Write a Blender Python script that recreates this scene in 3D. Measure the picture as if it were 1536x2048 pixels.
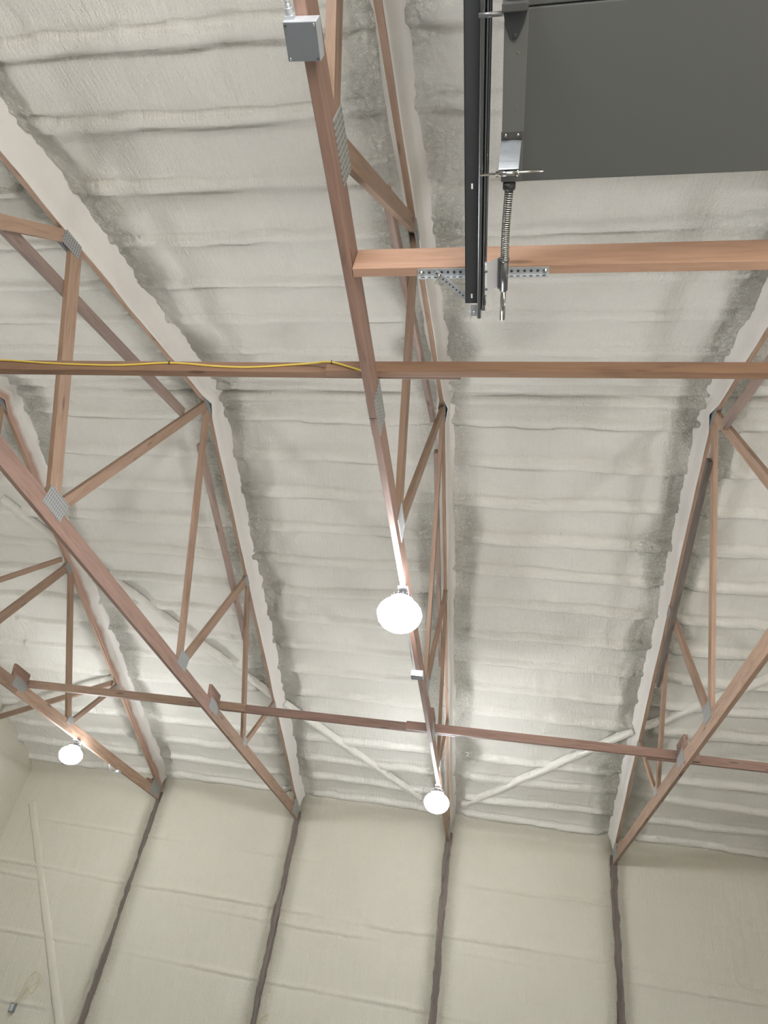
import bpy, bmesh, math, random
import numpy as np
from mathutils import Matrix, Vector

# ------------------------------------------------------------------ clear
for o in list(bpy.data.objects):
    bpy.data.objects.remove(o)
S = bpy.context.scene
COL = S.collection

# ------------------------------------------------------------------ camera
EYE = Vector((0, 0, 1.55))
c_right = Vector((0.98101148, 0.11682419, 0.15481793))
c_up = Vector((-0.04971443, -0.62010407, 0.78294279))
c_fwd = Vector((-0.18746989, 0.77577255, 0.60252136))
cam_d = bpy.data.cameras.new('camera')
cam = bpy.data.objects.new('camera', cam_d)
COL.objects.link(cam)
M = Matrix.Identity(4)
for i in range(3):
    M[i][0] = c_right[i]; M[i][1] = c_up[i]; M[i][2] = -c_fwd[i]; M[i][3] = EYE[i]
cam.matrix_world = M
cam_d.sensor_fit = 'VERTICAL'
cam_d.sensor_height = 36.0
cam_d.lens = 1324.5 / 2048.0 * 36.0
cam_d.clip_start = 0.05
S.camera = cam

# ------------------------------------------------------------------ light set-up
EXPOSURE = 1.45
LAMP_STRENGTH = 74.0
SKY_STRENGTH = 2.2
S.view_settings.view_transform = 'Standard'
S.view_settings.look = 'None'
S.view_settings.gamma = 1.0
S.view_settings.use_curve_mapping = False
S.view_settings.exposure = EXPOSURE
W = bpy.data.worlds.new('overcast_sky'); S.world = W; W.use_nodes = True
bg = W.node_tree.nodes['Background']
bg.inputs[0].default_value = (0.80, 0.90, 1.0, 1); bg.inputs[1].default_value = SKY_STRENGTH
sun_d = bpy.data.lights.new('sun', 'SUN'); sun_d.energy = 20.0; sun_d.angle = math.radians(1.0)
sun_d.color = (1.0, 0.95, 0.87)
sun = bpy.data.objects.new('sun', sun_d); COL.objects.link(sun)
sun.location = (-2, -12, 12)
sun.rotation_euler = Vector((0.85, 1.0, -1.10)).to_track_quat('-Z', 'Y').to_euler()

# ------------------------------------------------------------------ dimensions (metres)
XA, XB, XC, XD, XE = -5.569, -3.129, -0.689, 1.751, 4.191
X0, X1 = -8.10, 6.75              # gable walls
YN, YF = -2.40, 11.19             # eave walls
YR = 4.40                         # ridge
ZB = 3.877                        # underside of bottom chords
ZL = 6.25                         # underside of the top chords at the ridge
ZS = 6.485                        # foam skin at the ridge
SL = 1 / 3.0
def low(y): return ZL - SL * abs(y - YR)

# ------------------------------------------------------------------ helpers
def vnoise(x, y, seed=0):
    """smooth value noise on arrays"""
    x = np.asarray(x, dtype=float); y = np.asarray(y, dtype=float)
    xi = np.floor(x).astype(np.int64); yi = np.floor(y).astype(np.int64)
    fx = x - xi; fy = y - yi
    fx = fx * fx * (3 - 2 * fx); fy = fy * fy * (3 - 2 * fy)
    def h(a, b):
        n = (a * 374761393 + b * 668265263 + seed * 1442695041) & 0x7fffffff
        n = ((n ^ (n >> 13)) * 1274126177) & 0x7fffffff
        n = (n ^ (n >> 16)) & 0xffff
        return n / 32767.5 - 1.0
    return ((h(xi, yi) * (1 - fx) + h(xi + 1, yi) * fx) * (1 - fy)
            + (h(xi, yi + 1) * (1 - fx) + h(xi + 1, yi + 1) * fx) * fy)

def tag(o, label=None, cat=None, group=None, kind=None):
    if label: o['label'] = label
    if cat: o['category'] = cat
    if group: o['group'] = group
    if kind: o['kind'] = kind
    return o

def empty(name, loc, label, cat, group=None):
    o = bpy.data.objects.new(name, None); COL.objects.link(o)
    o.location = loc; o.empty_display_size = 0.1
    o['wl'] = tuple(loc)
    return tag(o, label, cat, group)

def wmat(o):
    m = Matrix.Identity(4)
    chain = []
    while o is not None:
        chain.append(o.matrix_basis.copy() if o.type != 'EMPTY' else Matrix.Translation(o.location)); o = o.parent
    for k in reversed(chain): m = m @ k
    return m

def link(name, me, mat=None, parent=None, world=None, smooth=False):
    o = bpy.data.objects.new(name, me); COL.objects.link(o)
    if mat is not None and not me.materials: me.materials.append(mat)
    if smooth:
        me.polygons.foreach_set('use_smooth', [True] * len(me.polygons))
    w = world if world is not None else Matrix.Identity(4)
    if parent is not None:
        o.parent = parent
        o.matrix_basis = wmat(parent).inverted() @ w
    else:
        o.matrix_basis = w
    return o

def bm_mesh(bm, name):
    me = bpy.data.meshes.new(name); bm.normal_update(); bm.to_mesh(me); bm.free(); return me

def add_box(bm, c, s, rot=None, bev=0.0):
    g = bmesh.ops.create_cube(bm, size=1.0)
    vs = g['verts']
    for v in vs:
        v.co = Vector((v.co.x * s[0], v.co.y * s[1], v.co.z * s[2]))
    if bev > 0:
        es = list({e for v in vs for e in v.link_edges})
        r = bmesh.ops.bevel(bm, geom=es, offset=bev, segments=2, affect='EDGES', profile=0.7)
        vs = list({v for f in r['faces'] for v in f.verts} | {v for v in vs if v.is_valid})
    for v in vs:
        p = rot @ v.co if rot is not None else v.co
        v.co = p + Vector(c)
    return vs

def add_cyl(bm, p0, p1, r0, r1=None, n=20, cap=True):
    p0 = Vector(p0); p1 = Vector(p1); r1 = r0 if r1 is None else r1
    d = p1 - p0
    g = bmesh.ops.create_cone(bm, cap_ends=cap, segments=n, radius1=r0, radius2=r1, depth=d.length)
    q = d.to_track_quat('Z', 'Y').to_matrix()
    for v in g['verts']: v.co = q @ v.co + (p0 + p1) / 2
    return g['verts']

def add_tube(bm, pts, r, n=8):
    pts = [Vector(p) for p in pts]; rings = []
    for i, p in enumerate(pts):
        t = (pts[min(i + 1, len(pts) - 1)] - pts[max(i - 1, 0)]).normalized()
        a = t.cross(Vector((0.13, 0.2, 1))).normalized(); b = t.cross(a)
        rr = r[i] if isinstance(r, (list, tuple)) else r
        rings.append([bm.verts.new(p + (a * math.cos(2 * math.pi * k / n) + b * math.sin(2 * math.pi * k / n)) * rr) for k in range(n)])
    for i in range(len(rings) - 1):
        for k in range(n):
            bm.faces.new((rings[i][k], rings[i][(k + 1) % n], rings[i + 1][(k + 1) % n], rings[i + 1][k]))
    bm.faces.new(rings[0][::-1]); bm.faces.new(rings[-1])

def add_lathe(bm, prof, c, n=40):
    rings = []
    for r, z in prof:
        rings.append([bm.verts.new(Vector(c) + Vector((r * math.cos(2 * math.pi * k / n), r * math.sin(2 * math.pi * k / n), z))) for k in range(n)] if r > 1e-5 else [bm.verts.new(Vector(c) + Vector((0, 0, z)))])
    for a, b in zip(rings, rings[1:]):
        for k in range(n):
            k2 = (k + 1) % n
            if len(a) == 1: bm.faces.new((a[0], b[k2], b[k]))
            elif len(b) == 1: bm.faces.new((a[k], a[k2], b[0]))
            else: bm.faces.new((a[k], a[k2], b[k2], b[k]))

def obj_bm(name, bm, mat, parent=None, smooth=False, world=None):
    return link(name, bm_mesh(bm, name), mat, parent, world, smooth)

def board(name, p0, p1, depth, thick, mat, parent=None, side=(1, 0, 0), bev=0.003, ends=(0, 0)):
    """a sawn board: local x along its length, local y its depth, local z its thickness.
    ends: slant of the two end cuts (offset along length per unit of depth)"""
    p0 = Vector(p0); p1 = Vector(p1); d = p1 - p0; L = d.length
    ex = d.normalized(); ez = Vector(side).normalized()
    ez = (ez - ex * ez.dot(ex)).normalized(); ey = ez.cross(ex)
    m = Matrix.Identity(4)
    c = (p0 + p1) / 2
    for i in range(3):
        m[i][0] = ex[i]; m[i][1] = ey[i]; m[i][2] = ez[i]; m[i][3] = c[i]
    bm = bmesh.new()
    g = bmesh.ops.create_cube(bm, size=1.0)
    for v in bm.verts:
        s = ends[0] if v.co.x < 0 else ends[1]
        y = v.co.y * depth
        v.co = Vector((v.co.x * L + s * y, y, v.co.z * thick))
    bmesh.ops.bevel(bm, geom=list(bm.edges), offset=bev, segments=2, affect='EDGES', profile=0.6)
    return link(name, bm_mesh(bm, name), mat, parent, m)

# ------------------------------------------------------------------ materials
def new_mat(name):
    m = bpy.data.materials.new(name); m.use_nodes = True
    nt = m.node_tree; b = nt.nodes['Principled BSDF']
    return m, nt, b
def ramp(nt, stops, fac):
    r = nt.nodes.new('ShaderNodeValToRGB')
    e = r.color_ramp.elements
    while len(e) > 1: e.remove(e[-1])
    e[0].position, e[0].color = stops[0][0], (*stops[0][1], 1)
    for p, c in stops[1:]:
        k = e.new(p); k.color = (*c, 1)
    nt.links.new(fac, r.inputs[0]); return r.outputs[0]
def noise(nt, vec, scale, detail=4, rough=0.55, dist=0.0):
    n = nt.nodes.new('ShaderNodeTexNoise'); n.inputs['Scale'].default_value = scale
    n.inputs['Detail'].default_value = detail; n.inputs['Roughness'].default_value = rough
    n.inputs['Distortion'].default_value = dist
    nt.links.new(vec, n.inputs['Vector']); return n.outputs[0]
def mapping(nt, vec, scale=(1, 1, 1), loc=None):
    n = nt.nodes.new('ShaderNodeMapping'); n.inputs['Scale'].default_value = scale
    nt.links.new(vec, n.inputs['Vector'])
    if loc is not None: nt.links.new(loc, n.inputs['Location'])
    return n.outputs[0]
def mixc(nt, fac, a, b, mode='MIX'):
    n = nt.nodes.new('ShaderNodeMix'); n.data_type = 'RGBA'; n.blend_type = mode
    for s, v in ((n.inputs[0], fac), (n.inputs[6], a), (n.inputs[7], b)):
        if hasattr(v, 'is_linked') or hasattr(v, 'links'): nt.links.new(v, s)
        elif isinstance(v, tuple): s.default_value = (*v, 1)
        else: s.default_value = v
    return n.outputs[2]
def math_n(nt, op, a, b=None, clamp=False):
    n = nt.nodes.new('ShaderNodeMath'); n.operation = op; n.use_clamp = clamp
    for s, v in ((n.inputs[0], a), (n.inputs[1], b)):
        if v is None: continue
        if hasattr(v, 'links'): nt.links.new(v, s)
        else: s.default_value = v
    return n.outputs[0]
def bump(nt, b, h, strength, dist):
    n = nt.nodes.new('ShaderNodeBump'); n.inputs['Strength'].default_value = strength
    n.inputs['Distance'].default_value = dist
    nt.links.new(h, n.inputs['Height']); nt.links.new(n.outputs[0], b.inputs['Normal'])

def wood(name, light, dark, stain, stain_amt=0.35, gloss=0.62):
    m, nt, b = new_mat(name)
    tc = nt.nodes.new('ShaderNodeTexCoord'); oi = nt.nodes.new('ShaderNodeObjectInfo')
    off = nt.nodes.new('ShaderNodeCombineXYZ')
    r1 = math_n(nt, 'MULTIPLY', oi.outputs['Random'], 37.0)
    for k in range(3): nt.links.new(r1, off.inputs[k])
    v = mapping(nt, tc.outputs['Object'], (0.9, 9, 9), off.outputs[0])
    g = noise(nt, v, 3.2, 5, 0.6, 0.6)
    v2 = mapping(nt, tc.outputs['Object'], (3, 110, 110), off.outputs[0])
    g2 = noise(nt, v2, 1.6, 3, 0.6)
    col = ramp(nt, [(0.30, dark), (0.52, light), (0.72, tuple(min(1, c * 1.16) for c in light))], g)
    col = mixc(nt, 0.28, col, ramp(nt, [(0.3, dark), (0.6, light)], g2))
    v3 = mapping(nt, tc.outputs['Object'], (0.7, 3, 3), off.outputs[0])
    st = noise(nt, v3, 1.7, 4, 0.6)
    sf = math_n(nt, 'MULTIPLY', ramp(nt, [(0.48, (0, 0, 0)), (0.72, (1, 1, 1))], st), stain_amt)
    col = mixc(nt, sf, col, stain)
    # knots
    vk = mapping(nt, tc.outputs['Object'], (1.9, 8.0, 8.0), off.outputs[0])
    vo = nt.nodes.new('ShaderNodeTexVoronoi'); vo.inputs['Scale'].default_value = 1.15
    nt.links.new(vk, vo.inputs['Vector'])
    kf = ramp(nt, [(0.0, (1, 1, 1)), (0.085, (0.75, 0.75, 0.75)), (0.15, (0, 0, 0))], vo.outputs['Distance'])
    col = mixc(nt, math_n(nt, 'MULTIPLY', kf, 0.75), col, tuple(c * 0.42 for c in dark))
    # every board its own tone
    br = math_n(nt, 'ADD', math_n(nt, 'MULTIPLY', oi.outputs['Random'], 0.30), 0.85)
    h = nt.nodes.new('ShaderNodeHueSaturation'); nt.links.new(col, h.inputs['Color']); nt.links.new(br, h.inputs['Value'])
    nt.links.new(h.outputs[0], b.inputs['Base Color'])
    b.inputs['Roughness'].default_value = gloss
    bump(nt, b, g2, 0.25, 0.002)
    return m

M_TRUSS = wood('truss_timber', (0.39, 0.26, 0.183), (0.26, 0.162, 0.112), (0.34, 0.24, 0.20))
M_CHORD = wood('chord_timber', (0.33, 0.205, 0.16), (0.21, 0.13, 0.10), (0.27, 0.19, 0.17), 0.5)
M_FRESH = wood('fresh_timber', (0.51, 0.315, 0.225), (0.41, 0.24, 0.16), (0.62, 0.42, 0.32), 0.2)
M_LAT = wood('lateral_timber', (0.32, 0.192, 0.122), (0.21, 0.122, 0.078), (0.34, 0.20, 0.15), 0.35)
M_OLD = wood('weathered_timber', (0.37, 0.27, 0.225), (0.23, 0.165, 0.14), (0.20, 0.16, 0.145), 0.6, 0.8)
M_GREY = wood('grey_timber', (0.20, 0.165, 0.14), (0.10, 0.08, 0.07), (0.11, 0.09, 0.08), 0.6, 0.8)

def foam(name, base, yellow, grey, yel_amt=0.5, attr=True, bumps=1.0, axis='x'):
    m, nt, b = new_mat(name)
    tc = nt.nodes.new('ShaderNodeTexCoord'); P = tc.outputs['Object']
    n1 = noise(nt, P, 0.9, 4, 0.6)
    n2 = noise(nt, P, 7.0, 5, 0.65, 0.4)
    col = mixc(nt, ramp(nt, [(0.38, (0, 0, 0)), (0.68, (1, 1, 1))], n1), base, tuple(0.6 * a + 0.4 * c for a, c in zip(base, grey)))
    col = mixc(nt, math_n(nt, 'MULTIPLY', ramp(nt, [(0.45, (0, 0, 0)), (0.75, (1, 1, 1))], n2), 0.35), col, grey)
    if attr:
        at = nt.nodes.new('ShaderNodeAttribute'); at.attribute_name = 'rough'
        yf = math_n(nt, 'MULTIPLY', at.outputs['Fac'], yel_amt)
        n4 = noise(nt, P, 16.0, 4, 0.7, 0.8)
        yf = math_n(nt, 'MULTIPLY', yf, math_n(nt, 'ADD', math_n(nt, 'MULTIPLY', n4, 1.4), 0.2), True)
        col = mixc(nt, yf, col, yellow)
    if attr:
        ab = nt.nodes.new('ShaderNodeAttribute'); ab.attribute_name = 'bead'
        col = mixc(nt, math_n(nt, 'MULTIPLY', ab.outputs['Fac'], 0.8), col, (0.815, 0.79, 0.725))
    nt.links.new(col, b.inputs['Base Color'])
    b.inputs['Roughness'].default_value = 0.55
    b.inputs['Specular IOR Level'].default_value = 0.25
    sc = (34, 5, 5) if axis == 'x' else (34, 34, 4)
    n3 = noise(nt, mapping(nt, P, sc), 1.0, 4, 0.6, 0.3)
    n5 = noise(nt, P, 85.0, 3, 0.6)
    hh = math_n(nt, 'ADD', math_n(nt, 'MULTIPLY', n3, 0.6), math_n(nt, 'MULTIPLY', n5, 0.35))
    if attr:
        n6 = noise(nt, P, 30.0, 4, 0.7, 1.2)
        hh = math_n(nt, 'ADD', hh, math_n(nt, 'MULTIPLY', math_n(nt, 'MULTIPLY', n6, at.outputs['Fac']), 3.6))
    bump(nt, b, hh, 1.0 * bumps, 0.022)
    return m
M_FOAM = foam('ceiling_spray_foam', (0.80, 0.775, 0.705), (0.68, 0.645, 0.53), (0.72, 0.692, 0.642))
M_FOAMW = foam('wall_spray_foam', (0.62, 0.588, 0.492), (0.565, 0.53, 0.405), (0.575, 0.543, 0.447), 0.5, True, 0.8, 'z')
# foam coat on the chords: thins out over the timber at its lower rim
def coat_mat(name, amt):
    m, nt, b = new_mat(name)
    tc = nt.nodes.new('ShaderNodeTexCoord'); P = tc.outputs['Object']
    at = nt.nodes.new('ShaderNodeAttribute'); at.attribute_name = 'thin'
    n1 = noise(nt, P, 2.3, 4, 0.55)
    n2 = noise(nt, P, 9.0, 4, 0.6)
    base = mixc(nt, n2, (0.79, 0.755, 0.71), (0.73, 0.695, 0.645))
    f = math_n(nt, 'ADD', at.outputs['Fac'], math_n(nt, 'MULTIPLY', n1, 0.9))
    f = ramp(nt, [(1.02 - amt, (0, 0, 0)), (1.42 - amt, (1, 1, 1))], f)
    col = mixc(nt, f, base, (0.47, 0.31, 0.245))
    nt.links.new(col, b.inputs['Base Color']); b.inputs['Roughness'].default_value = 0.6
    b.inputs['Specular IOR Level'].default_value = 0.25
    bump(nt, b, noise(nt, P, 26.0, 4, 0.6), 0.3, 0.01)
    return m
M_COAT = coat_mat('foam_coat_full', -0.05)
M_COATA = coat_mat('foam_coat_thin', 0.36)

def metal(name, col, rough, metallic=1.0, spangle=0.15, stripes=False):
    m, nt, b = new_mat(name)
    tc = nt.nodes.new('ShaderNodeTexCoord')
    n = noise(nt, tc.outputs['Object'], 45.0, 3)
    c = mixc(nt, math_n(nt, 'MULTIPLY', n, spangle * 2), col, tuple(x * 0.6 for x in col))
    if stripes:
        w = nt.nodes.new('ShaderNodeTexWave'); w.wave_type = 'BANDS'; w.bands_direction = 'X'
        w.inputs['Scale'].default_value = 14.0; w.inputs['Distortion'].default_value = 0.2
        nt.links.new(tc.outputs['Object'], w.inputs['Vector'])
        w2 = nt.nodes.new('ShaderNodeTexWave'); w2.wave_type = 'BANDS'; w2.bands_direction = 'Y'
        w2.inputs['Scale'].default_value = 12.0
        nt.links.new(tc.outputs['Object'], w2.inputs['Vector'])
        slots = math_n(nt, 'MULTIPLY', ramp(nt, [(0.5, (0, 0, 0)), (0.62, (1, 1, 1))], w.outputs[1]),
                       ramp(nt, [(0.12, (0, 0, 0)), (0.25, (1, 1, 1))], w2.outputs[1]))
        c = mixc(nt, math_n(nt, 'MULTIPLY', slots, 0.75), c, tuple(x * 0.42 for x in col))
        bump(nt, b, slots, -0.4, 0.003)
    nt.links.new(c, b.inputs['Base Color'])
    b.inputs['Metallic'].default_value = metallic; b.inputs['Roughness'].default_value = rough
    return m
M_PLATE = metal('truss_plate_steel', (0.46, 0.465, 0.46), 0.55, 0.35, 0.15, True)
M_GALV = metal('galvanised_steel', (0.66, 0.69, 0.73), 0.36, 0.6, 0.25)
M_BOX = metal('box_steel', (0.24, 0.26, 0.28), 0.42, 0.5, 0.1)
M_BLACK = metal('black_painted_steel', (0.055, 0.058, 0.062), 0.42, 0.2, 0.1)
M_TRACK = metal('track_steel', (0.30, 0.31, 0.32), 0.25, 1.0, 0.1)
M_CHROME = metal('bright_steel', (0.62, 0.62, 0.60), 0.16, 1.0, 0.1)
M_DARKST = metal('dark_oiled_steel', (0.14, 0.14, 0.14), 0.35, 0.5, 0.2)
M_DOOR = metal('door_skin_paint', (0.100, 0.104, 0.101), 0.5, 0.0, 0.03)
M_STILE = metal('door_stile_paint', (0.132, 0.137, 0.132), 0.5, 0.0, 0.03)
M_WHITE = metal('white_painted_steel', (0.93, 0.93, 0.96), 0.5, 0.0, 0.03)
def plain(name, col, rough=0.6):
    m, nt, b = new_mat(name)
    tc = nt.nodes.new('ShaderNodeTexCoord')
    n = noise(nt, tc.outputs['Object'], 30, 3)
    nt.links.new(mixc(nt, math_n(nt, 'MULTIPLY', n, 0.3), col, tuple(c * 0.75 for c in col)), b.inputs['Base Color'])
    b.inputs['Roughness'].default_value = rough; return m
M_YEL = plain('yellow_cable_jacket', (0.80, 0.60, 0.12), 0.45)
M_PALE = plain('pale_wire', (0.55, 0.50, 0.28))
M_RUBBER = plain('black_rubber', (0.02, 0.02, 0.02), 0.6)
M_SLOT = plain('slot_shade_and_screw', (0.05, 0.055, 0.06), 0.8)  # dark colour painted for the shade inside punched holes; also on some screws
M_CONC = plain('concrete', (0.24, 0.235, 0.225), 0.7)
M_GRASS = plain('gravel_yard', (0.36, 0.34, 0.30), 0.9)
M_BODY = plain('lamp_housing', (0.16, 0.165, 0.175), 0.4)
def emis(name, col, s):
    m, nt, b = new_mat(name)
    b.inputs['Base Color'].default_value = (0.9, 0.9, 0.9, 1)
    b.inputs['Emission Color'].default_value = (*col, 1); b.inputs['Emission Strength'].default_value = s
    return m
M_LAMP = emis('lit_lens', (0.93, 0.96, 1.0), LAMP_STRENGTH)
M_GLOW = emis('glowing_refractor', (0.93, 0.96, 1.0), LAMP_STRENGTH * 0.78)

# ------------------------------------------------------------------ foam skins
def grid_mesh(name, P, attrs):
    ny, nx = P.shape[:2]
    me = bpy.data.meshes.new(name)
    idx = np.arange(ny * nx).reshape(ny, nx)
    q = np.stack([idx[:-1, :-1], idx[:-1, 1:], idx[1:, 1:], idx[1:, :-1]], -1).reshape(-1, 4)
    me.vertices.add(ny * nx); me.vertices.foreach_set('co', P.reshape(-1).astype(np.float32))
    me.loops.add(q.size); me.loops.foreach_set('vertex_index', q.reshape(-1).astype(np.int32))
    me.polygons.add(len(q)); me.polygons.foreach_set('loop_start', np.arange(0, q.size, 4, dtype=np.int32))
    me.polygons.foreach_set('loop_total', np.full(len(q), 4, dtype=np.int32))
    me.polygons.foreach_set('use_smooth', np.ones(len(q), dtype=bool))
    me.update(calc_edges=True)
    for k, a in attrs.items():
        at = me.attributes.new(k, 'FLOAT', 'POINT'); at.data.foreach_set('value', a.reshape(-1).astype(np.float32))
    return me

TR = np.array([XA, XB, XC, XD, XE])
def sstep(a, b, x):
    t = np.clip((x - a) / (b - a), 0, 1); return t * t * (3 - 2 * t)
PUR = [4.66 + 0.452 * k for k in range(15)] + [4.15 - 0.452 * k for k in range(15)]

def roof_skin():
    xs = np.unique(np.round(np.concatenate([np.arange(X0 - .05, X1 + .05, 0.022)]), 4))
    ys = np.unique(np.round(np.concatenate([np.arange(YN - .1, YF + .12, 0.017), np.arange(YR - .12, YR + .14, 0.006)]), 4))
    X, Y = np.meshgrid(xs, ys)
    dx = np.min(np.abs(X[..., None] - TR), -1)
    near = 1 - sstep(0.18 + 0.13 * vnoise(Y * 2.2, X * 0.4, 3), 0.42 + 0.16 * vnoise(Y * 2.2, X * 0.4, 5), dx)
    warp = 0.018 * vnoise(X * 0.8, Y * 2.2, 11) + 0.007 * vnoise(X * 4, Y * 3, 12)
    h = np.zeros_like(X)
    upedge = np.zeros_like(X); bead = np.zeros_like(X); groove = np.zeros_like(X)
    for k, yk in enumerate(PUR):
        sgn = 1 if yk > YR else 1
        c = yk + warp
        w1 = 0.038 + 0.014 * vnoise(X * 1.1, X * 0 + k, 20)
        w2 = 0.034 + 0.010 * vnoise(X * 1.7, X * 0 + k, 21)
        t = Y - c
        # camera side: ragged crisp lip; far side: square shoulder
        lip = 0.006 * vnoise(X * 23, Y * 0 + k * 1.7, 26) + 0.010 * vnoise(X * 9, Y * 0 + k * 3.1, 22)
        a = sstep(-w1 - 0.022 + lip, -w1 + 0.012 + lip, t); b = 1 - sstep(w2 - 0.004, w2 + 0.014, t)
        h = np.maximum(h, (0.72 if k >= 15 else 1.0) * (0.060 + 0.012 * vnoise(X * 0.7, X * 0 + k, 23)) * a * b * (1 - 0.55 * (1 - sstep(0.10, 0.26, dx))))
        bead = np.maximum(bead, a * b)
        groove = np.maximum(groove, (0.6 if k >= 15 else 1.0) * np.exp(-((t - w2 - 0.026) / 0.012) ** 2) * np.clip(0.5 + vnoise(X * 1.9, X * 0 + k, 25), 0, 1))
        # bay foam rolls up just before the purlin
        roll = np.exp(-((t + w1 + 0.055 - lip) / 0.028) ** 2)
        upedge = np.maximum(upedge, roll * (0.010 + 0.010 * np.clip(vnoise(X * 1.3, X * 0 + k, 24), -0.6, 1)))
    h = h + upedge - 0.014 * groove
    # ridge: two beads with a split between them
    t = Y - YR
    h = np.maximum(h, 0.04 * np.exp(-((np.abs(t + 0.01) - 0.07) / 0.045) ** 2))
    wob = 0.012 * vnoise(X * 2.5, X * 0, 31)
    crack = np.exp(-((t - 0.012 - wob) / 0.009) ** 2) * np.clip(0.35 + vnoise(X * 1.3, X * 0, 32), 0, 1)
    h = h - 0.09 * crack
    # unevenness
    h += 0.012 * vnoise(X * 0.9, Y * 1.6, 41) + 0.006 * vnoise(X * 3.1, Y * 3.3, 42)
    bay = np.floor((Y - 0.9) / 0.452)
    st = vnoise(X * 9, Y * 1.6 + bay * 7.3, 43)
    h += 0.006 * st * (0.4 + 0.6 * np.abs(vnoise(X * 0.6, bay, 44)))
    # passes of the gun: soft overlapping lobes with a lap edge
    lap = X * 1.35 + 0.9 * vnoise(X * 0 + bay, X * 0, 45) + 0.25 * vnoise(X * 1.2, Y * 2.5, 46) + 0.5 * Y * vnoise(bay * 1.7, bay * 0, 47)
    fr = lap - np.floor(lap)
    h += 0.010 * (1 - sstep(0.0, 0.9, fr)) * (vnoise(np.floor(lap), bay, 48) > -0.1)
    # rough build-up beside the trusses
    r = vnoise(X * 14, Y * 7, 51) + 0.6 * vnoise(X * 30, Y * 17, 52)
    h += near * (0.018 * r - 0.006)
    h += 0.010 * groove * vnoise(X * 28, Y * 30, 59)
    h += (1 - bead) * 0.004 * vnoise(X * 11, Y * 5, 57) * np.clip(vnoise(X * 0.8, Y * 1.2, 58) + 0.3, 0, 1)
    h += 0.0016 * vnoise(X * 45, Y * 28, 53)
    Z = ZS - SL * np.abs(Y - YR) - h
    # blend the crest
    rough = np.clip(near * (0.75 + 0.5 * vnoise(X * 3, Y * 3, 54)) + 0.8 * groove + 0.25 * np.clip(vnoise(X * 1.5, Y * 2, 55), 0, 1), 0, 1)
    return grid_mesh('ceiling', np.stack([X, Y, Z], -1), {'rough': rough, 'bead': np.clip(bead * (1 - near), 0, 1)})
ceil = link('ceiling', roof_skin(), M_FOAM); tag(ceil, kind='structure')
print('ceiling verts', len(ceil.data.vertices))

ZTOP = ZS - SL * (YF - YR)
GIRT = [3.30, 2.60, 2.44, 1.72, 0.92, 0.15]
def wall_skin_far():
    fx = [np.arange(X0 - .12, X1 + .14, 0.03)]
    for p in (XA, XB, XC, XD, XE): fx.append(np.arange(p - .12, p + .12, 0.006))
    xs = np.unique(np.round(np.concatenate(fx), 4)); zs = np.arange(0, ZTOP + .08, 0.018)
    X, Z = np.meshgrid(xs, zs)
    h = 0.014 * vnoise(X * 1.3, Z * 1.4, 61) + 0.007 * vnoise(X * 4, Z * 3, 62) + 0.004 * vnoise(X * 14, Z * 2.5, 63) + 0.001 * vnoise(X * 40, Z * 25, 66)
    for k, g in enumerate(GIRT):
        c = g + 0.004 * vnoise(X * 17, X * 0 + k, 68) + 0.03 * vnoise(X * 0.7, X * 0 + k, 64) + 0.006 * vnoise(X * 6, X * 0 + k, 65)
        on = np.clip(0.55 + 1.2 * vnoise(X * 0.9, X * 0 + k, 67), 0.05, 1)
        t = Z - c
        h += on * (0.018 * np.exp(-((t - 0.035) / 0.030) ** 2) - 0.012 * np.exp(-(t / 0.010) ** 2))
    # cove where the wall meets the ceiling
    h += 0.14 * sstep(ZTOP - 0.20, ZTOP + 0.04, Z) ** 2
    rough = np.zeros_like(X)
    for k, p in enumerate(TR):
        wl = 0.046 + 0.020 * vnoise(Z * 3.1, Z * 0 + k, 71) + 0.010 * vnoise(Z * 11, Z * 0 + k, 72)
        wr = 0.047 + 0.010 * vnoise(Z * 2.3, Z * 0 + k, 73) + 0.008 * vnoise(Z * 9, Z * 0 + k, 74)
        t = X - p
        inside = (t > -wl) & (t < wr) & (Z < 4.0)
        h += 0.022 * np.exp(-((np.abs(t) - 0.07) / 0.045) ** 2)
        h = np.where(inside, -0.06, h)
        rough = np.maximum(rough, np.exp(-(t / 0.16) ** 2))
    Y = 11.195 - h
    return grid_mesh('wall_far', np.stack([X, Y, Z], -1)[:, ::-1].copy(), {'rough': rough[:, ::-1].copy()})
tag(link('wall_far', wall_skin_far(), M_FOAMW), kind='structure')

def side_wall(name, x, sg, seed):
    ys = np.arange(YN - .10, YF + .16, 0.035); ts = np.linspace(0, 1, 190)
    Yg, T = np.meshgrid(ys, ts)
    Z = T * (ZS - SL * np.abs(Yg - YR) + 0.03)
    h = 0.012 * vnoise(Yg * 1.2, Z * 1.3, seed) + 0.005 * vnoise(Yg * 4, Z * 3, seed + 1)
    for k, g in enumerate([0.2, 0.95, 1.75, 2.5, 3.3, 4.05, 4.8, 5.5]):
        h += 0.014 * np.exp(-((Z - g - 0.02 * vnoise(Yg, Yg * 0 + k, seed + 2)) / 0.03) ** 2)
    X = x + sg * h
    P = np.stack([X, Yg, Z], -1); r = np.zeros_like(X)
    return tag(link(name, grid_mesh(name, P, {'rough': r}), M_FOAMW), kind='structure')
side_wall('wall_left', X0, 1, 81)
side_wall('wall_right', X1, -1, 91)

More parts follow.
